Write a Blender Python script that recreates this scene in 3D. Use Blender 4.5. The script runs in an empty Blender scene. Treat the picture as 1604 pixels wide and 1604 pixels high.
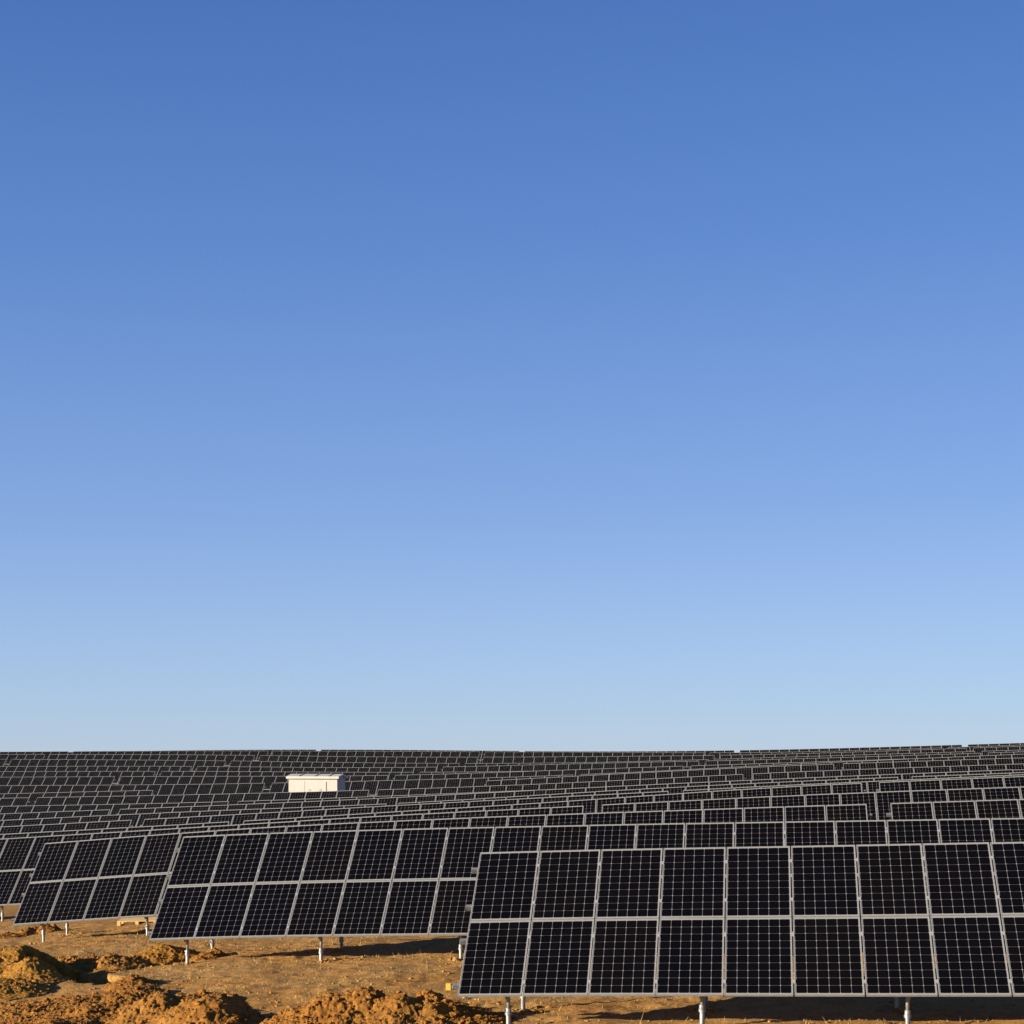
import bpy, bmesh, math, random
import numpy as np
from mathutils import Vector, Matrix

random.seed(7)
rng = np.random.default_rng(11)
C = bpy.context.scene.collection
SC = bpy.context.scene

# ------------------------------------------------------------------ camera, sky, sun, exposure
F = 2907.0 / 1604.0            # focal length in picture widths
PX, PY = 518.0, 1178.0         # level line of sight, in pixels of the photograph
ZC = 4.3                       # camera height
cam_d = bpy.data.cameras.new('camera')
cam = bpy.data.objects.new('camera', cam_d); C.objects.link(cam)
cam.location = (0, 0, ZC); cam.rotation_euler = (math.radians(90), 0, 0)
cam_d.sensor_width = 36; cam_d.lens = 36 * F
cam_d.shift_x = (802 - PX) / 1604; cam_d.shift_y = (PY - 802) / 1604
cam_d.clip_start = 0.1; cam_d.clip_end = 12000
SC.camera = cam

SUN_EL = math.radians(12.3)
SHX, SHY = 0.931, 0.364        # where shadows point on the ground
SUN_ROT = math.atan2(-SHX, -SHY)
W = bpy.data.worlds.new('World'); SC.world = W; W.use_nodes = True
wn, wl = W.node_tree.nodes, W.node_tree.links
bg = wn['Background']
sky = wn.new('ShaderNodeTexSky'); sky.sky_type = 'NISHITA'; sky.sun_disc = False
sky.sun_elevation = SUN_EL; sky.sun_rotation = SUN_ROT
sky.altitude = 0; sky.air_density = 0.8; sky.dust_density = 0.1; sky.ozone_density = 2.0
wb = wn.new('ShaderNodeMix'); wb.data_type = 'RGBA'; wb.blend_type = 'MULTIPLY'; wb.inputs[0].default_value = 1
wb.inputs[7].default_value = (0.65, 0.776, 1.21, 1)          # cool white balance on the sky alone, which also dims it
wl.new(sky.outputs[0], wb.inputs[6])
# clear-air gradient over the height above the horizon, the same all round, blended with the sun's own sky
wtc = wn.new('ShaderNodeTexCoord'); wsx = wn.new('ShaderNodeSeparateXYZ'); wl.new(wtc.outputs['Generated'], wsx.inputs[0])
wr = wn.new('ShaderNodeValToRGB'); wl.new(wsx.outputs[2], wr.inputs[0])
def lin(c): return [(q / 255 / 12.92) if q < 10.3 else ((q / 255 + .055) / 1.055) ** 2.4 for q in c]
AIR = [(0, (186,206,229)), (.027, (174,201,231)), (.061, (164,193,231)), (.129, (138,172,224)), (.2585, (99,142,207)), (.375, (76,119,189)), (1, (30,64,130))]
while len(wr.color_ramp.elements) < len(AIR): wr.color_ramp.elements.new(.5)
for e_, (p_, c_) in zip(wr.color_ramp.elements, AIR): e_.position = p_; e_.color = (*lin(c_), 1)
wsc = wn.new('ShaderNodeVectorMath'); wsc.operation = 'SCALE'; wsc.inputs['Scale'].default_value = 1 / (.05 * 2 ** 1.5)
wl.new(wr.outputs[0], wsc.inputs[0])
wmx = wn.new('ShaderNodeMix'); wmx.data_type = 'RGBA'; wmx.inputs[0].default_value = .75
wl.new(wb.outputs[2], wmx.inputs[6]); wl.new(wsc.outputs[0], wmx.inputs[7])
wl.new(wmx.outputs[2], bg.inputs[0]); bg.inputs[1].default_value = 0.05

sun_d = bpy.data.lights.new('sun', 'SUN'); sun_d.energy = 5.0; sun_d.angle = math.radians(0.5)
sun_d.color = (1.0, 0.87, 0.69)
sun = bpy.data.objects.new('sun', sun_d); C.objects.link(sun)
ce = math.cos(SUN_EL)
sun.rotation_euler = Vector((SHX * ce, SHY * ce, -math.sin(SUN_EL))).to_track_quat('-Z', 'Y').to_euler()
SC.view_settings.view_transform = 'Standard'; SC.view_settings.look = 'None'
SC.view_settings.gamma = 1.0; SC.view_settings.use_curve_mapping = False
SC.view_settings.exposure = 1.5

# ------------------------------------------------------------------ helpers
def tag(o, label=None, cat=None, group=None, kind=None):
    if label: o['label'] = label
    if cat: o['category'] = cat
    if group: o['group'] = group
    if kind: o['kind'] = kind
    return o

def link(name, mesh, parent=None, mw=None):
    o = bpy.data.objects.new(name, mesh); C.objects.link(o)
    if parent: o.parent = parent
    if mw is not None: o.matrix_local = mw
    return o

def empty(name, loc):
    o = bpy.data.objects.new(name, None); C.objects.link(o); o.location = loc
    o.empty_display_size = 0.2
    return o

def pydata(name, v, f, mats, smooth=False, fm=None):
    m = bpy.data.meshes.new(name); m.from_pydata([tuple(map(float, p)) for p in v], [], f)
    for a in mats: m.materials.append(a)
    if fm: m.polygons.foreach_set('material_index', fm)
    if smooth: m.polygons.foreach_set('use_smooth', [True] * len(m.polygons))
    m.update(); return m

class MB:
    """collects simple solids into one mesh"""
    def __init__(s): s.v = []; s.f = []; s.m = []
    def box(s, x0, x1, y0, y1, z0, z1, mi=0):
        b = len(s.v)
        s.v += [(x0,y0,z0),(x1,y0,z0),(x1,y1,z0),(x0,y1,z0),(x0,y0,z1),(x1,y0,z1),(x1,y1,z1),(x0,y1,z1)]
        for q in ((0,3,2,1),(4,5,6,7),(0,1,5,4),(1,2,6,5),(2,3,7,6),(3,0,4,7)):
            s.f.append(tuple(b + i for i in q)); s.m.append(mi)
    def lathe(s, prof, n=14, mi=0):
        b = len(s.v)
        for r, z in prof:
            for i in range(n):
                a = 2 * math.pi * i / n; s.v.append((r * math.cos(a), r * math.sin(a), z))
        for j in range(len(prof) - 1):
            for i in range(n):
                s.f.append((b+j*n+i, b+j*n+(i+1)%n, b+(j+1)*n+(i+1)%n, b+(j+1)*n+i)); s.m.append(mi)
        s.f.append(tuple(b + i for i in range(n))[::-1]); s.m.append(mi)
        k = b + (len(prof) - 1) * n
        s.f.append(tuple(k + i for i in range(n))); s.m.append(mi)
    def prism(s, poly, y0, y1, mi=0):      # polygon in xz, extruded along y
        b = len(s.v); n = len(poly)
        for y in (y0, y1): s.v += [(p[0], y, p[1]) for p in poly]
        for i in range(n):
            s.f.append((b+i, b+(i+1)%n, b+n+(i+1)%n, b+n+i)); s.m.append(mi)
        s.f.append(tuple(b+i for i in range(n))[::-1]); s.m.append(mi)
        s.f.append(tuple(b+n+i for i in range(n))); s.m.append(mi)
    def mesh(s, name, mats, smooth=False): 
        m = pydata(name, s.v, s.f, mats, smooth, s.m)
        bm = bmesh.new(); bm.from_mesh(m); bmesh.ops.recalc_face_normals(bm, faces=bm.faces); bm.to_mesh(m); bm.free()
        return m

def hsh(ix, iy, s):
    h = (ix * 374761393 + iy * 668265263 + s * 1274126177) & 0xffffffff
    h = ((h ^ (h >> 13)) * 1274126177) & 0xffffffff
    return ((h ^ (h >> 16)) & 0xffffff) / float(0xffffff)

def noise2(x, y, s=0):
    x = np.asarray(x, float); y = np.asarray(y, float)
    ix = np.floor(x).astype(np.int64); iy = np.floor(y).astype(np.int64)
    fx = x - ix; fy = y - iy
    def g(a, b):
        t = hsh(ix + a, iy + b, s) * 2 * math.pi
        return np.cos(t) * (fx - a) + np.sin(t) * (fy - b)
    u = fx*fx*fx*(fx*(fx*6-15)+10); v = fy*fy*fy*(fy*(fy*6-15)+10)
    return 1.5 * ((g(0,0)*(1-u)+g(1,0)*u)*(1-v) + (g(0,1)*(1-u)+g(1,1)*u)*v)

def fbm(x, y, s=0, o=4, gain=0.5):
    a = 1.0; r = 0; f = 1.0
    for i in range(o):
        r = r + a * noise2(x * f + 13.7 * i, y * f - 7.1 * i, s + i); a *= gain; f *= 2.03
    return r

def spline(xs, ys):
    """natural cubic through (xs, ys), straight beyond its ends"""
    xs = np.array(xs, float); ys = np.array(ys, float); n = len(xs); h = np.diff(xs)
    A = np.zeros((n, n)); b = np.zeros(n); A[0,0] = A[-1,-1] = 1
    for i in range(1, n-1):
        A[i,i-1] = h[i-1]; A[i,i] = 2*(h[i-1]+h[i]); A[i,i+1] = h[i]
        b[i] = 6*((ys[i+1]-ys[i])/h[i] - (ys[i]-ys[i-1])/h[i-1])
    M = np.linalg.solve(A, b)
    def ev(q):
        q = np.asarray(q, float); i = np.clip(np.searchsorted(xs, q) - 1, 0, n-2)
        qc = np.clip(q, xs[0], xs[-1]); t = qc - xs[i]; u = xs[i+1] - qc
        r = (M[i]*u**3 + M[i+1]*t**3)/(6*h[i]) + (ys[i]/h[i]-M[i]*h[i]/6)*u + (ys[i+1]/h[i]-M[i+1]*h[i]/6)*t
        s0 = (ys[1]-ys[0])/h[0] - h[0]*(2*M[0]+M[1])/6
        s1 = (ys[-1]-ys[-2])/h[-1] + h[-1]*(2*M[-1]+M[-2])/6
        lo = np.maximum(q - xs[0], -14.0); hi = np.minimum(q - xs[-1], 14.0)
        return r + np.where(q < xs[0], s0*lo, 0) + np.where(q > xs[-1], s1*hi, 0)
    return ev

# ------------------------------------------------------------------ materials
def mat(name, col=(.5,.5,.5), rough=.6, metal=0.0, spec=.5):
    m = bpy.data.materials.new(name); m.use_nodes = True
    p = m.node_tree.nodes['Principled BSDF']
    p.inputs['Base Color'].default_value = (*col, 1); p.inputs['Roughness'].default_value = rough
    p.inputs['Metallic'].default_value = metal; p.inputs['Specular IOR Level'].default_value = spec
    return m, m.node_tree.nodes, m.node_tree.links, p

def nmath(n, l, op, a, b=None, c=None):
    q = n.new('ShaderNodeMath'); q.operation = op
    for i, t in enumerate((a, b, c)):
        if t is None: continue
        if isinstance(t, (int, float)): q.inputs[i].default_value = t
        else: l.new(t, q.inputs[i])
    return q.outputs[0]

def ramp(n, l, fac, stops):
    r = n.new('ShaderNodeValToRGB'); e = r.color_ramp.elements
    while len(e) < len(stops): e.new(0.5)
    for i, (p, c) in enumerate(stops): e[i].position = p; e[i].color = (*c, 1)
    l.new(fac, r.inputs[0]); return r.outputs[0]

def noise_node(n, l, scale, detail=4, rough=.55, vec=None):
    t = n.new('ShaderNodeTexNoise'); t.inputs['Scale'].default_value = scale
    t.inputs['Detail'].default_value = detail; t.inputs['Roughness'].default_value = rough
    if vec: l.new(vec, t.inputs['Vector'])
    return t.outputs['Fac']

def mix(n, l, fac, a, b, blend='MIX'):
    q = n.new('ShaderNodeMix'); q.data_type = 'RGBA'; q.blend_type = blend
    ins = (q.inputs[0], q.inputs[6], q.inputs[7])
    for s, t in zip(ins, (fac, a, b)):
        if isinstance(t, tuple): s.default_value = (*t, 1)
        elif isinstance(t, (int, float)): s.default_value = t
        else: l.new(t, s)
    return q.outputs[2]

# solar glass: black cells, pale gaps, diamond nodes where four cut corners meet
M_CELL, n, l, p = mat('solar_glass', rough=.12, spec=.08)
uv = n.new('ShaderNodeUVMap'); uv.uv_map = 'UVMap'
sx = n.new('ShaderNodeSeparateXYZ'); l.new(uv.outputs[0], sx.inputs[0])
u, v = sx.outputs[0], sx.outputs[1]
du = nmath(n, l, 'PINGPONG', u, 0.5); dv = nmath(n, l, 'PINGPONG', v, 0.5)
a1 = nmath(n, l, 'LESS_THAN', du, 0.0105); a2 = nmath(n, l, 'LESS_THAN', dv, 0.0052)
a3 = nmath(n, l, 'LESS_THAN', nmath(n, l, 'ADD', du, dv), 0.088)
o1 = nmath(n, l, 'GREATER_THAN', nmath(n, l, 'ABSOLUTE', nmath(n, l, 'SUBTRACT', u, 3.0)), 3.0)
o2 = nmath(n, l, 'GREATER_THAN', nmath(n, l, 'ABSOLUTE', nmath(n, l, 'SUBTRACT', v, 5.0)), 5.0)
wh = a1
for q in (a2, a3, o1, o2): wh = nmath(n, l, 'MAXIMUM', wh, q)
oi = n.new('ShaderNodeObjectInfo')
wv = n.new('ShaderNodeTexWhiteNoise'); wv.noise_dimensions = '3D'
fl = n.new('ShaderNodeVectorMath'); fl.operation = 'FLOOR'; l.new(uv.outputs[0], fl.inputs[0])
ad = n.new('ShaderNodeVectorMath'); ad.operation = 'ADD'; l.new(fl.outputs[0], ad.inputs[0])
cx = n.new('ShaderNodeCombineXYZ'); l.new(nmath(n, l, 'MULTIPLY', oi.outputs['Random'], 97.0), cx.inputs[2]); l.new(cx.outputs[0], ad.inputs[1])
l.new(ad.outputs[0], wv.inputs['Vector'])
pc = ramp(n, l, oi.outputs['Random'], [(0, (.0016,.0016,.0021)), (.5, (.0019,.0017,.0019)), (.85, (.0025,.0020,.0018)), (1, (.0016,.0018,.0019))])
cellc = mix(n, l, nmath(n, l, 'MULTIPLY', wv.outputs['Value'], .4), pc, (.0036,.0031,.0036))
l.new(mix(n, l, wh, cellc, (.18,.18,.175)), p.inputs['Base Color'])
tc = n.new('ShaderNodeTexCoord')
dust = noise_node(n, l, 1.3, 5, .6, tc.outputs['Object'])
l.new(nmath(n, l, 'MULTIPLY_ADD', dust, .12, .06), p.inputs['Roughness'])

def metal(name, c0, c1, rough, mt, scale=30):
    m, n, l, p = mat(name, c0, rough, mt)
    tc = n.new('ShaderNodeTexCoord')
    f = noise_node(n, l, scale, 4, .6, tc.outputs['Object'])
    l.new(ramp(n, l, f, [(.3, c0), (.7, c1)]), p.inputs['Base Color'])
    l.new(nmath(n, l, 'MULTIPLY_ADD', f, .25, rough - .12), p.inputs['Roughness'])
    return m
M_FRAME = metal('anodised_aluminium', (.235,.24,.23), (.295,.30,.285), .42, .35, 9)
M_GALV = metal('galvanised_steel', (.17,.17,.17), (.34,.335,.32), .42, .7, 12)
M_BACK = mat('backsheet', (.62,.62,.60), .6)[0]
M_CLAMP = metal('clamp_metal', (.40,.40,.40), (.5,.5,.5), .4, .6, 40)

def soil(name, dark, mid, light, straw, straw_amt, bump=1.0):
    m, n, l, p = mat(name, mid, .95, 0, .15)
    tc = n.new('ShaderNodeTexCoord'); v = tc.outputs['Object']
    big = noise_node(n, l, .35, 5, .6, v); med = noise_node(n, l, 2.2, 6, .65, v)
    fine = noise_node(n, l, 14, 5, .7, v); grit = noise_node(n, l, 60, 4, .7, v)
    base = ramp(n, l, med, [(.28, dark), (.5, mid), (.72, light)])
    base = mix(n, l, nmath(n, l, 'MULTIPLY', ramp(n, l, big, [(.38, (0,0,0)), (.62, (1,1,1))]), straw_amt), base, straw)
    base = mix(n, l, .75, base, ramp(n, l, fine, [(.3, (.50,.48,.46)), (.5, (.98,.98,.98)), (.72, (1.35,1.3,1.22))]), 'MULTIPLY')
    base = mix(n, l, .5, base, ramp(n, l, grit, [(.3, (.6,.58,.55)), (.55, (1,1,1)), (.7, (1.35,1.35,1.3))]), 'MULTIPLY')
    l.new(base, p.inputs['Base Color'])
    h = nmath(n, l, 'ADD', nmath(n, l, 'MULTIPLY', fine, .6), nmath(n, l, 'MULTIPLY', grit, .25))
    b = n.new('ShaderNodeBump'); b.inputs['Strength'].default_value = .8; b.inputs['Distance'].default_value = .05 * bump
    l.new(h, b.inputs['Height']); l.new(b.outputs[0], p.inputs['Normal'])
    return m
M_GROUND = soil('dry_soil', (.165,.075,.016), (.295,.146,.034), (.37,.20,.056), (.30,.178,.060), .7)
M_HEAP_O = soil('orange_dug_soil', (.120,.044,.008), (.225,.095,.016), (.285,.135,.028), (.255,.130,.028), .3, 1.3)
M_HEAP_Y = soil('yellow_dug_soil', (.18,.080,.012), (.275,.134,.020), (.32,.165,.030), (.25,.112,.020), .4, 1.2)
M_STRAW = mat('dry_grass', (.34,.22,.075), .9, 0, .2)[0]
M_WOOD, n, l, p = mat('pale_pallet_wood', (.62,.44,.20), .8, 0, .2)
tc = n.new('ShaderNodeTexCoord'); mp = n.new('ShaderNodeMapping'); mp.inputs['Scale'].default_value = (2, 30, 30)
l.new(tc.outputs['Object'], mp.inputs[0])
l.new(ramp(n, l, noise_node(n, l, 2, 5, .6, mp.outputs[0]), [(.3, (.34,.215,.085)), (.7, (.52,.36,.16))]), p.inputs['Base Color'])
def paint(name, c, d, rough=.55):
    m, n, l, p = mat(name, c, rough, 0, .3)
    tc = n.new('ShaderNodeTexCoord')
    l.new(ramp(n, l, noise_node(n, l, 1.5, 6, .65, tc.outputs['Object']), [(.3, d), (.6, c)]), p.inputs['Base Color'])
    return m
M_CABIN = paint('cabin_white_paint', (.385,.365,.33), (.35,.33,.295))
M_DOOR = paint('cabin_door_paint', (.39,.37,.335), (.355,.335,.30))
M_ROOF = paint('cabin_roof_paint', (.44,.41,.35), (.40,.37,.31))
M_DARK = mat('dark_steel', (.10,.10,.10), .5, .4)[0]
M_SEAM = mat('roof_seam', (.30,.28,.27), .7)[0]
M_CONC = paint('plinth_concrete', (.36,.34,.31), (.26,.24,.22), .9)
M_YEL = paint('yellow_plastic', (.42,.27,.03), (.38,.23,.03), .45)

# ------------------------------------------------------------------ the lie of the land
PSI = 0.2477; TILT = 0.6714
HX, HY = math.cos(PSI), -math.sin(PSI)          # along a row, towards the right
NX, NY = math.sin(PSI), math.cos(PSI)           # away from the camera
PITCH = 1.012; PW, PL = 0.992, 1.65; SL = 3.32; NCOL = 22
RUN, RISE = SL * math.cos(TILT), SL * math.sin(TILT)
CLEAR = 0.55
FPX = 2907.0
ND = [30.8,39.7,48.7,57.6,66.6,75.5,84.5,93.5,103,113,122,132.3,142.5,152.3,161.7,171,180.5,190.5,200.5]
XS = [80,340,620,910,1220,1520]
YT = [[1362,1349.5,1339.5,1331.2,1325.4,1319.8],
      [1323,1308,1298.7,1292.3,1287,1282.3],
      [1320.2,1300.5,1285.3,1274,1263.5,1254],
      [1309.1,1293.4,1276.7,1262,1246.6,1235],
      [1302.2,1287.8,1271,1253,1232.8,1219],
      [1290.7,1277,1261.3,1246,1230.3,1216.6],
      [1281,1269.3,1258,1241,1224.8,1212.8],
      [1271.5,1261.3,1248.8,1234,1219.8,1207.8],
      [1261.3,1255.8,1246,1234.3,1220.3,1208.3],
      [1248.6,1243.6,1236,1224.9,1209.9,1198.9],
      [1241.3,1235.5,1229,1215,1199.9,1189.4],
      [1230,1227.7,1222,1213,1197.9,1184.4],
      [1216.7,1215.7,1214,1205,1195,1185.2],
      [1208.2,1208.2,1209.4,1206,1196,1185.5],
      [1200.1,1200.4,1202,1196,1189,1180],
      [1189.4,1191.4,1195,1194.2,1186,1177],
      [1181.5,1182.5,1185.5,1185,1181,1171.5],
      [1177,1176,1176.8,1178,1178,1169.5],
      [1178.5,1174.7,1174.5,1176.8,1174,1166]]
def along(nd, px):
    t = (px - PX) / FPX; d = nd / (NY + NX * t); return (t * HX + HY) * d, d
ZTOP = []
for nd, ys in zip(ND, YT):
    A = []; Z = []
    for px, y in zip(XS, ys):
        a, d = along(nd, px); A.append(a); Z.append(ZC + (PY - y) * d / FPX)
    ZTOP.append(spline(A, Z))
AG = np.arange(-140, 160.1, 1.0)
ZG = np.array([z(AG) - RISE - CLEAR for z in ZTOP])
kern = np.exp(-np.linspace(-2, 2, 9) ** 2); kern /= kern.sum()
ZG = np.array([np.convolve(np.pad(r, 4, 'edge'), kern, 'valid') for r in ZG])
NDM = np.array(ND) - RUN / 2
def ground_smooth(al, nd):
    al = np.asarray(al, float); nd = np.asarray(nd, float)
    k = np.clip(np.searchsorted(NDM, nd) - 1, 0, len(NDM) - 2)
    t = np.clip((nd - NDM[k]) / (NDM[k+1] - NDM[k]), 0, 1); t = .5 * t + .5 * t * t * (3 - 2 * t)
    q = np.clip(al - AG[0], 0, len(AG) - 1.001); i = q.astype(int); f = q - i
    z0 = ZG[k, i] * (1-f) + ZG[k, i+1] * f; z1 = ZG[k+1, i] * (1-f) + ZG[k+1, i+1] * f
    z = z0 * (1-t) + z1 * t
    past = np.clip(nd - NDM[-1] - 3, 0, None)
    return z - np.minimum(past * .035, 14)
def to_ra(x, y): return x * HX + y * HY, x * NX + y * NY
def to_xy(al, nd): return al * HX + nd * NX, al * HY + nd * NY
def pix_ground(px, py):
    """the ground point that a line of sight meets"""
    tx, tz = (px - PX) / FPX, (PY - py) / FPX
    d = 40.0
    for _ in range(60):
        a, nd = to_ra(tx * d, d); z = float(ground_smooth(a, nd)); d += (.6 * ((z - ZC) / tz - d))
    return tx * d, d

TRENCH = [((70, 1530), (120, 1529)), ((120, 1529), (180, 1538))]
TR = [(np.array(pix_ground(*a)), np.array(pix_ground(*b))) for a, b in TRENCH]
def seg_dist(x, y, a, b):
    d = b - a; t = np.clip(((x-a[0])*d[0] + (y-a[1])*d[1]) / (d @ d), 0, 1)
    return np.hypot(x - a[0] - t*d[0], y - a[1] - t*d[1])
POSTS1 = [0.75 + 2.966 * i for i in range(8)]
def ground_z(al, nd):
    al = np.asarray(al, float); nd = np.asarray(nd, float)
    z = ground_smooth(al, nd)
    x, y = to_xy(al, nd)
    near = np.clip((75 - nd) / 20, 0, 1) * np.clip((nd - 12) / 6, 0, 1)
    r = .05 * fbm(x * .45, y * .45, 3, 3) + .022 * fbm(x * 2.3, y * 2.3, 5, 3) 
    c = np.maximum(fbm(x * 4.5, y * 4.5, 9, 3) - .05, 0)
    r = r + .035 * c * (0.35 + np.clip(fbm(x * .5, y * .5, 21, 2) + .2, 0, 1))
    z = z + near * r
    for a, b in TR:
        d = seg_dist(x + .16 * fbm(x * 2.4, y * 2.4, 31, 3), y + .2 * fbm(x * 2.4, y * 2.4, 37, 3), a, b)
        dd = b - a; t = ((x - a[0]) * dd[0] + (y - a[1]) * dd[1]) / (dd @ dd)
        z = z - .75 * np.clip((.46 - d) / .2, 0, 1) * (np.clip((1.12 - t) / .75, 0, 1) if b[0] > TR[0][1][0] + .1 else 1)
    return z

def axis(lo, f0, f1, step, hi, grow=1.22, mx=400):
    a = list(np.arange(f0, f1 + 1e-6, step)); s = step
    while a[-1] < hi: s = min(s * grow, mx); a.append(a[-1] + s)
    s = step; b = [a[0]]
    while b[-1] > lo: s = min(s * grow, mx); b.append(b[-1] - s)
    return np.array(b[1:][::-1] + a)
def grid_mesh(name, al, nd, Z, m):
    A, B = np.meshgrid(al, nd, indexing='ij'); x, y = to_xy(A, B)
    co = np.stack([x, y, Z], -1).reshape(-1, 3).astype(np.float32)
    na, nb = len(al), len(nd); i = np.arange(na * nb).reshape(na, nb)
    q = np.stack([i[:-1,:-1], i[1:,:-1], i[1:,1:], i[:-1,1:]], -1).reshape(-1, 4)
    me = bpy.data.meshes.new(name)
    me.vertices.add(len(co)); me.vertices.foreach_set('co', co.ravel())
    me.loops.add(q.size); me.loops.foreach_set('vertex_index', q.ravel().astype(np.int32))
    me.polygons.add(len(q)); me.polygons.foreach_set('loop_start', np.arange(0, q.size, 4, dtype=np.int32))
    me.polygons.foreach_set('use_smooth', np.ones(len(q), bool))
    me.update(calc_edges=True); me.materials.append(m); return me
gal = axis(-4000, -28, 15, .06, 4000); gnd = axis(-400, 25, 52, .06, 5000)
# a steady 1.5 m mesh under the array
gal = np.unique(np.concatenate([gal, np.arange(-130, 150, 2.0)])); gnd = np.unique(np.concatenate([gnd, np.arange(53, 215, 1.5)]))
A, B = np.meshgrid(gal, gnd, indexing='ij')
ground = link('ground', grid_mesh('ground', gal, gnd, ground_z(A, B), M_GROUND))
tag(ground, 'dry orange-brown soil with stubble under the panel rows', kind='structure')

# ------------------------------------------------------------------ solar tables
def panel_mesh(with_frame):
    L = .012; b = MB()
    b.v += [(-PW/2+L, L, -.004), (PW/2-L, L, -.004), (PW/2-L, PL-L, -.004), (-PW/2+L, PL-L, -.004)]
    b.f.append((0,1,2,3)); b.m.append(0)
    b.v += [(x, y, -.010) for x, y, _ in b.v[:4]]; b.f.append((7,6,5,4)); b.m.append(1)
    if with_frame: frame_bars(b, 2)
    m = pydata('solar_panel', b.v, b.f, [M_CELL, M_BACK, M_FRAME], False, b.m)
    uvl = m.uv_layers.new(name='UVMap'); cp = .158
    for li, lp in enumerate(m.loops):
        c = m.vertices[lp.vertex_index].co
        uvl.data[li].uv = ((c.x + 3*cp) / cp, (c.y - PL/2 + 5*cp) / cp)
    return m
def frame_bars(b, mi):
    L = .012; T = .040
    b.box(-PW/2, -PW/2+L, 0, PL, -T, 0, mi); b.box(PW/2-L, PW/2, 0, PL, -T, 0, mi)
    b.box(-PW/2+L, PW/2-L, 0, L, -T, -.0005, mi); b.box(-PW/2+L, PW/2-L, PL-L, PL, -T, -.0005, mi)
ME_PANEL = panel_mesh(False); ME_PANEL_FAR = panel_mesh(True)
b = MB(); frame_bars(b, 0); ME_FRAME = b.mesh('panel_frame', [M_FRAME])
b = MB(); b.lathe([(.030,-.42),(.030,0)], 14); ME_POST_F = b.mesh('front_post', [M_GALV], True)
b = MB(); b.lathe([(.030,-2.0),(.030,0)], 14); ME_POST_R = b.mesh('rear_post', [M_GALV], True)
b = MB(); b.lathe([(.038,-1.5),(.038,-.02),(.054,-.02),(.054,.02),(.046,.03),(.046,.085),(.033,.09)], 16)
b.box(.046, .075, -.012, .012, .045, .07)
ME_SCREW = b.mesh('ground_screw', [M_GALV])
b = MB(); b.box(-.03, .03, .10, 3.20, -.205, -.125); ME_RAFTER = b.mesh('rafter', [M_GALV])
b = MB(); b.box(-.026, .026, -.03, .03, -.03, .006); ME_CLAMP = b.mesh('clamp', [M_CLAMP])
for me in (ME_POST_F, ME_POST_R):
    me.polygons.foreach_set('use_smooth', [len(p.vertices) == 4 for p in me.polygons])
PURL_V = [.27, 1.27, 2.06, 2.96]

def frame_at(k, al, v):
    """point, axes on row k's panel plane at distance al along the row and v up the slope"""
    z = ZTOP[k]; zt = float(z(al)); sl = float(z(al + .25) - z(al - .25)) / .5
    h = Vector((HX, HY, sl)).normalized()
    s0 = Vector((NX * math.cos(TILT), NY * math.cos(TILT), math.sin(TILT))); s = (s0 - h * s0.dot(h)).normalized()
    nn = h.cross(s)
    x, y = to_xy(al, ND[k]); top = Vector((x, y, zt))
    return top + s * (v - SL), h, s, nn
def mat4(p, h, s, nn):
    m = Matrix.Identity(4)
    for i, a in enumerate((h, s, nn)): m.col[i] = (*a, 0)
    m.col[3] = (*p, 1); return m

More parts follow.
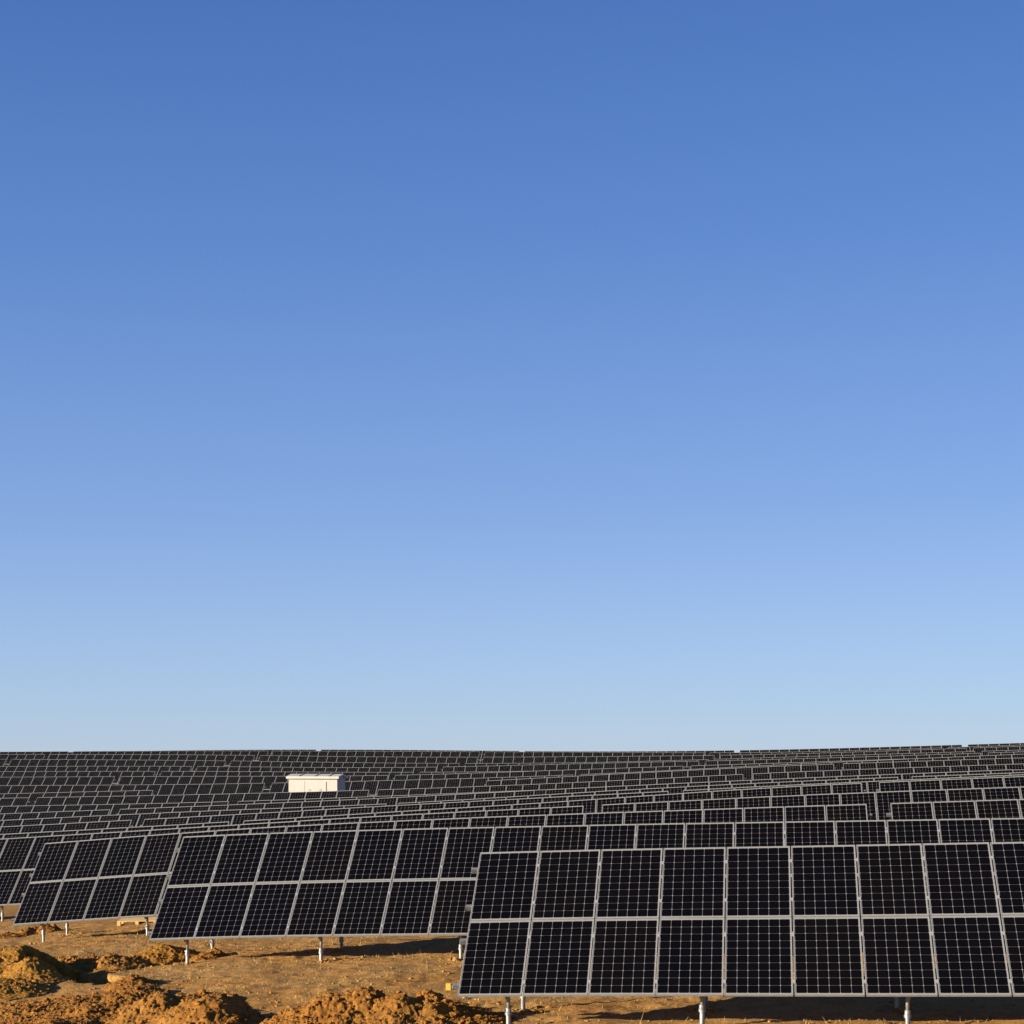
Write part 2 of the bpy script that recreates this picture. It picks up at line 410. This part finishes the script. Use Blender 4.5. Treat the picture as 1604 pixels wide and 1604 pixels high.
def make_table(k, a0, label, group):
    mid = a0 + NCOL * PITCH / 2
    x, y = to_xy(mid, ND[k] - RUN/2); base = Vector((x, y, float(ground_smooth(mid, ND[k] - RUN/2))))
    t = empty('solar_array', base); tag(t, label, 'solar array', group)
    near = k < 4
    T0 = Matrix.Translation(-base)
    for c in range(NCOL):
        al = a0 + (c + .5) * PITCH
        for v in (0.0, PL + .02):
            P, h, s, nn = frame_at(k, al, v)
            jit = Matrix.Rotation(random.gauss(0, .0012), 4, 'X')
            m4 = T0 @ mat4(P, h, s, nn) @ jit
            if near:
                o = link('solar_panel', ME_PANEL, t, m4); link('frame', ME_FRAME, o)
            else:
                link('solar_panel', ME_PANEL_FAR, t, m4)
    # four purlins that stick out past the first and last panel
    for v in PURL_V:
        b = MB(); L = NCOL * PITCH; st = [-.11] + list(np.linspace(0, L, 12)) + [L + .11]
        for q in st:
            P, h, s, nn = frame_at(k, a0 + q, v); P = P - base
            for ds, dn in ((-.03,-.042),(.03,-.042),(.03,-.122),(-.03,-.122)): b.v.append(tuple(P + s*ds + nn*dn))
        for i in range(len(st)-1):
            for j in range(4): b.f.append((4*i+j, 4*i+(j+1)%4, 4*i+4+(j+1)%4, 4*i+4+j)); b.m.append(0)
        b.f.append((0,1,2,3)); b.m.append(0); e = 4*len(st)-4; b.f.append((e+3,e+2,e+1,e)); b.m.append(0)
        link('purlin', b.mesh('purlin', [M_GALV]), t)
    for q in POSTS1:
        al = a0 + q
        P, h, s, nn = frame_at(k, al, 0); link('rafter', ME_RAFTER, t, T0 @ mat4(P, h, s, nn))
        for off, me in ((.25, ME_POST_F), (2.25, ME_POST_R)):
            P, h, s, nn = frame_at(k, al, off / math.cos(TILT)); P = P + nn * -.165
            o = link('post', me, t, Matrix.Translation(P - base))
            gx, gy = to_ra(P.x, P.y); gz = float(ground_z(gx, gy))
            # tube ends at the collar of the screw, which stands some 0.2 m out of the soil
            zc = gz + .22 + random.uniform(-.03, .05)
            sc = max((P.z - zc) / (.42 if off < 1 else 2.0), .2); o.scale = (1, 1, sc)
            w = link('ground_screw', ME_SCREW, o, Matrix.Translation((0, 0, -(.42 if off < 1 else 2.0))) @ Matrix.Rotation(random.uniform(0, 6), 4, 'Z'))
            w.scale = (1, 1, 1 / sc)
    if k < 2:
        for c in range(1, NCOL):
            for v in PURL_V:
                P, h, s, nn = frame_at(k, a0 + c * PITCH, v); link('clamp', ME_CLAMP, t, T0 @ mat4(P, h, s, nn))
    return t

# where one table of each row begins, as a picture column of its upper edge
START = {6: 226, 7: 624, 8: 188, 9: 373, 10: 592, 11: 762, 12: 910, 13: 619, 14: 658, 15: 694, 16: 729, 17: 757, 18: 760, 19: 503}
FIX = {1: -5.21, 2: -13.47, 3: -20.63, 4: -28.75, 5: -20.2}
TP = NCOL * PITCH + .56
ORD = ['first','second','third','fourth','fifth','sixth','seventh','eighth','ninth','tenth']
ROWNAME = {1: 'nearest row', 2: 'second row from the front', 3: 'third row from the front', 4: 'fourth row from the front',
  5: 'fifth row from the front', 6: 'sixth row from the front', 7: 'seventh row from the front', 8: 'eighth row from the front',
  9: 'second row before the white cabin', 10: 'row just before the white cabin', 11: 'row broken by the white cabin',
  12: 'first row behind the white cabin', 13: 'second row behind the white cabin', 14: 'third row behind the white cabin',
  15: 'fourth row behind the white cabin', 16: 'fifth row behind the white cabin', 17: 'third row below the skyline',
  18: 'row just below the skyline row', 19: 'skyline row'}
tables = []
for k in range(1, 20):
    nd = ND[k-1]
    a0 = FIX[k] if k in FIX else along(nd, START[k])[0]
    lo, hi = along(nd, 0)[0], along(nd, 1604)[0]
    if k in (1, 2, 3): st = [a0 + TP * i for i in range(0, 6)]
    elif k == 4: st = [a0 + TP * i for i in range(0, 8)]
    else: st = [a0 + TP * i for i in range(-9, 10)]
    if k == 11: st = [s for s in st if abs(s - (a0 - TP)) > 1]      # the cabin stands in this bay
    st = [s for s in st if s + NCOL * PITCH > lo + .6 and s < hi - .6]
    for i, s in enumerate(st):
        if k == 1: lab = 'large solar array of the nearest row, clear black panels beside the earth heaps'
        elif k == 2: lab = 'solar array second from the front, its end standing behind the centre earth heap'
        elif k == 3 and i == 0: lab = 'solar array with the wooden pallet under it, third row from the front'
        else:
            where = 'leftmost' if i == 0 else ('rightmost' if i == len(st) - 1 else ORD[i] + ' from the left')
            lab = 'black solar array in the %s, %s' % (ROWNAME[k], where)
        tables.append(make_table(k - 1, s, lab, 'rows of solar arrays on the slope'))

# ------------------------------------------------------------------ white transformer cabin in the gap of the eleventh row
def cabin():
    nd = 119.5; a, d = along(nd, 490); x, y = to_xy(a, nd); gz = float(ground_smooth(a, nd + 1.1))
    r = empty('transformer_cabin', (x, y, gz)); r.rotation_euler.z = -PSI
    tag(r, 'small white cabin with low gabled roof standing among the panel rows', 'cabin')
    Lh, Dp = 1.67, 2.25; ze = ZC + (PY - 1219.2) * d / FPX - gz; zr = ZC + (PY - 1212.2) * (d + 1.1) / FPX - gz
    b = MB(); b.box(-Lh - .08, Lh + .08, -.08, Dp + .08, -.6, .18); link('plinth', b.mesh('plinth', [M_CONC]), r)
    b = MB(); b.box(-Lh, Lh, 0, Dp, .18, ze)
    b2 = b
    # gable infill under the roof at both ends
    for sx in (-1, 1):
        q = len(b2.v); x0, x1 = sx * (Lh - .10), sx * Lh
        for xx in (x0, x1): b2.v += [(xx, 0, ze), (xx, Dp, ze), (xx, Dp/2, zr - .10)]
        b2.f += [(q,q+1,q+2), (q+5,q+4,q+3), (q,q+3,q+4,q+1), (q+1,q+4,q+5,q+2), (q+2,q+5,q+3,q)]; b2.m += [0]*5
    link('wall', b2.mesh('cabin_wall', [M_CABIN]), r)
    b = MB(); ov = .14; oy = .16
    sec = [(-oy, ze - .02), (-oy, ze + .13), (Dp/2, zr), (Dp + oy, ze + .13), (Dp + oy, ze - .02), (Dp, ze + .0), (Dp/2, zr - .12), (0, ze + .0)]
    q = len(b.v); m_ = len(sec)
    for xx in (-Lh - ov, Lh + ov): b.v += [(xx, yy, zz) for yy, zz in sec]
    for i in range(m_): b.f.append((q+i, q+(i+1)%m_, q+m_+(i+1)%m_, q+m_+i)); b.m.append(0)
    for t_ in ((0,1,2,6,7), (2,3,4,5,6)):
        b.f.append(tuple(q+i for i in t_)); b.m.append(0); b.f.append(tuple(q+m_+i for i in t_[::-1])); b.m.append(0)
    rf = link('roof', b.mesh('cabin_roof', [M_ROOF]), r)
    b = MB(); sl = (zr - ze - .13) / (Dp/2 + oy)
    for sx in (-.95, .15, 1.1):
        q = len(b.v)
        for xx in (sx - .025, sx + .025):
            b.v += [(xx, -oy, ze + .13), (xx, -oy, ze + .16), (xx, Dp/2, zr + .03), (xx, Dp/2, zr)]
        b.f += [(q,q+1,q+2,q+3),(q+4,q+7,q+6,q+5),(q+1,q+5,q+6,q+2),(q,q+4,q+5,q+1),(q+2,q+6,q+7,q+3),(q,q+3,q+7,q+4)]; b.m += [0]*6
    link('seam', b.mesh('roof_seam', [M_SEAM]), rf)
    for x0, x1, hx in ((-.55, .179, -.22), (.181, .91, .52)):
        b = MB(); b.box(x0, x1, -.035, .0, .30, ze - .22); dr = link('door', b.mesh('cabin_door', [M_DOOR]), r)
        b = MB()
        for i in range(4): b.box(hx - .09, hx + .09, -.055, -.036, 2.36 + .045 * i, 2.385 + .045 * i)
        link('vent', b.mesh('door_vent', [M_SEAM]), dr)
        hh = x1 - .07 if x0 < 0 else x0 + .05
        b = MB(); b.box(hh, hh + .03, -.07, -.036, 1.25, 1.43); link('handle', b.mesh('door_handle', [M_DARK]), dr)
    b = MB()
    for i in range(3): b.box(.925, .95, -.02, .0, .6 + .85 * i, .85 + .85 * i)
    b.box(-.60, -.575, -.02, 0, .3, ze - .2)
    link('hinge', b.mesh('door_hinge', [M_SEAM]), r)
    b = MB()
    for i in range(8): b.box(Lh, Lh + .03, .5, 1.7, 1.5 + .1 * i, 1.56 + .1 * i)
    link('louvre', b.mesh('side_louvre', [M_CABIN]), r)
cabin()

# ------------------------------------------------------------------ heaps of dug earth
ICO = bmesh.new(); bmesh.ops.create_icosphere(ICO, subdivisions=2, radius=1)
ICO_V = np.array([v.co[:] for v in ICO.verts]); ICO_F = [tuple(v.index for v in f.verts) for f in ICO.faces]; ICO.free()
ICO1 = bmesh.new(); bmesh.ops.create_icosphere(ICO1, subdivisions=1, radius=1)
ICO1_V = np.array([v.co[:] for v in ICO1.verts]); ICO1_F = [tuple(v.index for v in f.verts) for f in ICO1.faces]; ICO1.free()
def clod(p, r, hi=True):
    V = ICO_V if hi else ICO1_V
    q = V * (1 + .30 * rng.uniform(-1, 1, (len(V), 1))) 
    q = q * np.array([random.uniform(.8,1.3), random.uniform(.8,1.3), random.uniform(.55,.9)]) * r
    a = random.uniform(0, 6.28); ca, sa = math.cos(a), math.sin(a)
    q = np.stack([q[:,0]*ca - q[:,1]*sa, q[:,0]*sa + q[:,1]*ca, q[:,2]], 1)
    return q + np.array(p), (ICO_F if hi else ICO1_F)

def smax(a, b, k=.16):
    t = np.clip(k - np.abs(a - b), 0, None) / k
    return np.maximum(a, b) + t * t * k * .25 * (np.minimum(a, b) > 0)

def heap(blobs, material, label, nclod, seed, rough=1.0, name='soil_heap'):
    P = []
    for px, py, rp, h in blobs:
        x, y = pix_ground(px, py); P.append((x, y, rp / FPX * y, h))
    P = np.array(P)
    x0, x1 = (P[:,0] - 2.0*P[:,2]).min(), (P[:,0] + 2.0*P[:,2]).max()
    y0, y1 = (P[:,1] - 2.4*P[:,2]).min(), (P[:,1] + 2.4*P[:,2]).max()
    st = .02; xs = np.arange(x0, x1, st); ys = np.arange(y0, y1, st)
    X, Y = np.meshgrid(xs, ys, indexing='ij')
    def height(X, Y):
        wx = X + .05 * fbm(X*2.2, Y*2.2, seed+1, 3); wy = Y + .06 * fbm(X*2.2, Y*2.2, seed+5, 3)
        H = np.zeros_like(X)
        for x, y, r, h in P:
            d = np.hypot((wx-x)/r, (wy-y)/(r*1.25)); H = smax(H, h * np.clip(1.1 * np.exp(-1.05 * d * d) - .1, 0, None))
        edge = np.clip(H / .12, 0, 1)
        n1 = fbm(X*2.6, Y*2.6, seed+9, 3); n2 = np.abs(fbm(X*4.2, Y*4.2, seed+13, 2)); n3 = np.abs(noise2(X*9, Y*9, seed+15))
        n4 = fbm(X*14, Y*14, seed+21, 3, .75)
        lump = np.clip(1.6 * fbm(X*1.1, Y*1.1, seed+27, 2) + .45, .05, 1.3)
        crack = np.clip(1 - np.abs(fbm(X*2.7, Y*2.7, seed+33, 3)) / .13, 0, 1)
        return H + edge * (-.055 * rough * crack * np.clip(lump, .25, 1) + (.012 + .016*rough)*n1 + rough * lump * (.050*(n2-.25) + .030*(n3-.25)) + .019*n4)
    H = height(X, Y)
    al, nd = to_ra(X, Y); G = ground_z(al, nd)
    keep = H > .015
    Z = np.where(keep, G + H, G - .06)
    kq = keep[:-1,:-1] | keep[1:,:-1] | keep[1:,1:] | keep[:-1,1:]
    idx = np.arange(X.size).reshape(X.shape)
    q = np.stack([idx[:-1,:-1], idx[1:,:-1], idx[1:,1:], idx[:-1,1:]], -1)[kq]
    used, inv = np.unique(q, return_inverse=True)
    co = np.stack([X.ravel(), Y.ravel(), Z.ravel()], 1)[used]
    faces = [tuple(f) for f in inv.reshape(-1, 4).tolist()]
    V = [co]; nv = len(co)
    ii = np.argwhere(H > .02)
    wgt = np.ones(len(ii)); pick = ii[rng.choice(len(ii), nclod)]
    for i, j in pick:
        r = min(.008 + random.expovariate(1/.011), .075)
        vq, fq = clod((X[i,j], Y[i,j], Z[i,j] + r*.05), r, r > .05)
        V.append(vq); faces += [tuple(a + nv for a in f) for f in fq]; nv += len(vq)
    co = np.concatenate(V)
    base = np.array([P[:,0].mean(), P[:,1].mean(), 0]); a_, n_ = to_ra(base[0], base[1]); base[2] = float(ground_smooth(a_, n_))
    m = bpy.data.meshes.new(name); m.from_pydata((co - base).tolist(), [], faces); m.materials.append(material)
    m.polygons.foreach_set('use_smooth', [len(p.vertices) == 4 for p in m.polygons]); m.update()
    o = link(name, m); o.location = base
    tag(o, label, 'earth heap', 'heaps of dug earth in the foreground')
    return o
heap([(-35,1536,90,.66),(28,1530,70,.62),(46,1538,50,.44),(0,1556,60,.26)], M_HEAP_Y,
     'smooth yellowish earth heap cut off by the picture edge', 900, 100, .22)
heap([(88,1508,26,.14),(112,1511,28,.18),(140,1514,30,.22),(168,1516,30,.25),(194,1513,28,.20),(216,1509,26,.15)], M_HEAP_O, 'low ridge of brown clods along the dark trench', 260, 130, 1.0)
heap([(232,1506,30,.18),(256,1502,36,.29),(280,1500,26,.22),(298,1499,20,.12)], M_HEAP_Y, 'small yellow earth heap near the post of the second array', 160, 160, .6)
heap([(85,1612,50,.18),(140,1598,46,.30),(204,1543,34,.17),(215,1560,36,.24),(198,1588,60,.42),(250,1596,60,.48),(295,1606,50,.40),(335,1606,54,.50),(364,1602,34,.44),(40,1606,80,.08),(120,1578,80,.09),(290,1576,80,.09),(20,1585,50,.07)], M_HEAP_O,
     'long crumbling orange earth heap at the bottom with deep shadow', 3400, 190, .95)
heap([(462,1606,38,.26),(515,1604,56,.47),(570,1602,56,.58),(622,1606,50,.48),(672,1602,48,.50),(702,1602,28,.32),(752,1600,40,.10),(560,1585,110,.07),(690,1590,80,.06)], M_HEAP_O,
     'rounded orange earth heap in front of the second array', 3400, 220, .9)
heap([(8,1470,22,.16),(40,1464,20,.20),(54,1460,12,.16)], M_HEAP_O, 'dark brown clod heap by the end post of the pallet array', 160, 250, 1.0)
heap([(72,1461,15,.24),(84,1458,10,.18)], M_HEAP_O, 'small reddish earth heap between two posts of the pallet array', 60, 280, .7)
heap([(318,1501,20,.12),(336,1497,16,.16)], M_HEAP_O, 'tiny brown earth heap at a rear post of the second array', 50, 310, .8)

# loose clods and dry grass on the ground
def scatter():
    V = []; faces = []; nv = 0
    spots = []
    for k in (0, 1, 2):
        for q in POSTS1:
            for off in (.25, 2.25):
                for _ in range(26): spots.append(to_xy(FIX[k+1] + q + random.gauss(.08, .17), ND[k] - RUN + off + random.gauss(0, .17)))
    for x, y in spots:
        a, nd = to_ra(x, y); r = min(.010 + random.expovariate(1/.017), .07); z = float(ground_z(a, nd))
        vq, fq = clod((x, y, z + r*.15), r, False)
        V.append(vq); faces += [tuple(k + nv for k in f) for f in fq]; nv += len(vq)
    for i in range(5200):
        if i < 2400: px, py = random.uniform(-20, 800), random.uniform(1478, 1625)
        else: px, py = random.uniform(-20, 1640), 1445 + 190 * random.random() ** .8
        if px > 760 and py < 1560: continue
        x, y = pix_ground(px, py); a, nd = to_ra(x, y)
        if noise2(x*.6, y*.6, 44) < -.12 and random.random() < .75: continue
        r = min(.007 + random.expovariate(1/.008), .04); z = float(ground_z(a, nd))
        vq, fq = clod((x, y, z + r*.1), r, False)
        V.append(vq); faces += [tuple(k + nv for k in f) for f in fq]; nv += len(vq)
    m = bpy.data.meshes.new('soil_clods'); m.from_pydata(np.concatenate(V).tolist(), [], faces); m.materials.append(M_GROUND)
    tag(link('soil_clods', m), 'loose clods scattered over the dry soil', kind='stuff')
    n = 60000
    al = rng.uniform(-27, 14, n); nd = rng.uniform(25.5, 50, n); x, y = to_xy(al, nd)
    k = (fbm(x*.5, y*.5, 55, 3) + .35*noise2(x*3, y*3, 58)) > rng.uniform(-.55, .75, n)
    x, y = x[k], y[k]; al, nd = al[k], nd[k]; n = len(x); z = ground_z(al, nd)
    h = rng.gamma(2.2, .018, n) + .012; w = rng.uniform(.0025, .006, n); a = rng.uniform(0, 6.28, n); ln = rng.uniform(0, 1.1, n) * h; la = rng.uniform(0, 6.28, n)
    v = np.empty((n, 3, 3)); dx, dy = np.cos(a)*w, np.sin(a)*w
    v[:,0] = np.stack([x-dx, y-dy, z-.004], 1); v[:,1] = np.stack([x+dx, y+dy, z-.004], 1)
    v[:,2] = np.stack([x+np.cos(la)*ln, y+np.sin(la)*ln, z+h], 1)
    m = bpy.data.meshes.new('dry_grass'); m.from_pydata(v.reshape(-1,3).tolist(), [], np.arange(3*n).reshape(-1,3).tolist()); m.materials.append(M_STRAW)
    tag(link('dry_grass', m), 'short straw-coloured stubble on the soil', kind='stuff')
scatter()

# ------------------------------------------------------------------ wooden pallet behind the post of the third row
def pallet():
    x, y = pix_ground(220, 1446.5); a, nd = to_ra(x, y); z = float(ground_z(a, nd))
    r = empty('wooden_pallet', (x, y, z + .01)); r.rotation_euler = (math.radians(2.5), math.radians(-1.5), math.radians(-9))
    tag(r, 'pale wooden pallet lying on the soil under the third array', 'pallet')
    b = MB()
    for i in range(7): b.box(-.6, .6, -.40 + .1185*i, -.40 + .1185*i + .092, .122, .144)
    link('deck', b.mesh('pallet_deck', [M_WOOD]), r)
    for i in (-1, 0, 1):
        b = MB(); b.box(-.05 + i*.545, .05 + i*.545, -.40, .40, .0, .020); b.box(-.05 + i*.545, .05 + i*.545, -.40, .40, .102, .1215)
        link('stringer', b.mesh('pallet_stringer', [M_WOOD]), r)
        for j in (-1, 0, 1):
            b = MB(); b.box(-.05 + i*.545, .05 + i*.545, -.05 + j*.35, .05 + j*.35, .0205, .1015); link('block', b.mesh('pallet_block', [M_WOOD]), r)
pallet()

# small yellow box clipped on the lowest purlin of the nearest array
def yellow_box():
    P, h, s, nn = frame_at(0, FIX[1] - .12, PURL_V[0])
    P = P + nn * -.085
    r = empty('yellow_box', P); r.rotation_euler.z = -PSI
    tag(r, 'small yellow box clipped to the nearest array end rail', 'box')
    b = MB(); b.box(-.098, -.012, -.04, .04, -.055, .055); bx = b.mesh('yellow_box', [M_YEL])
    bm = bmesh.new(); bm.from_mesh(bx); bmesh.ops.bevel(bm, geom=bm.edges, offset=.008, segments=2, affect='EDGES'); bm.to_mesh(bx); bm.free()
    link('body', bx, r)
    b = MB(); b.box(-.011, .012, -.028, .028, -.03, .03); link('bracket', b.mesh('box_bracket', [M_GALV]), r)
yellow_box()
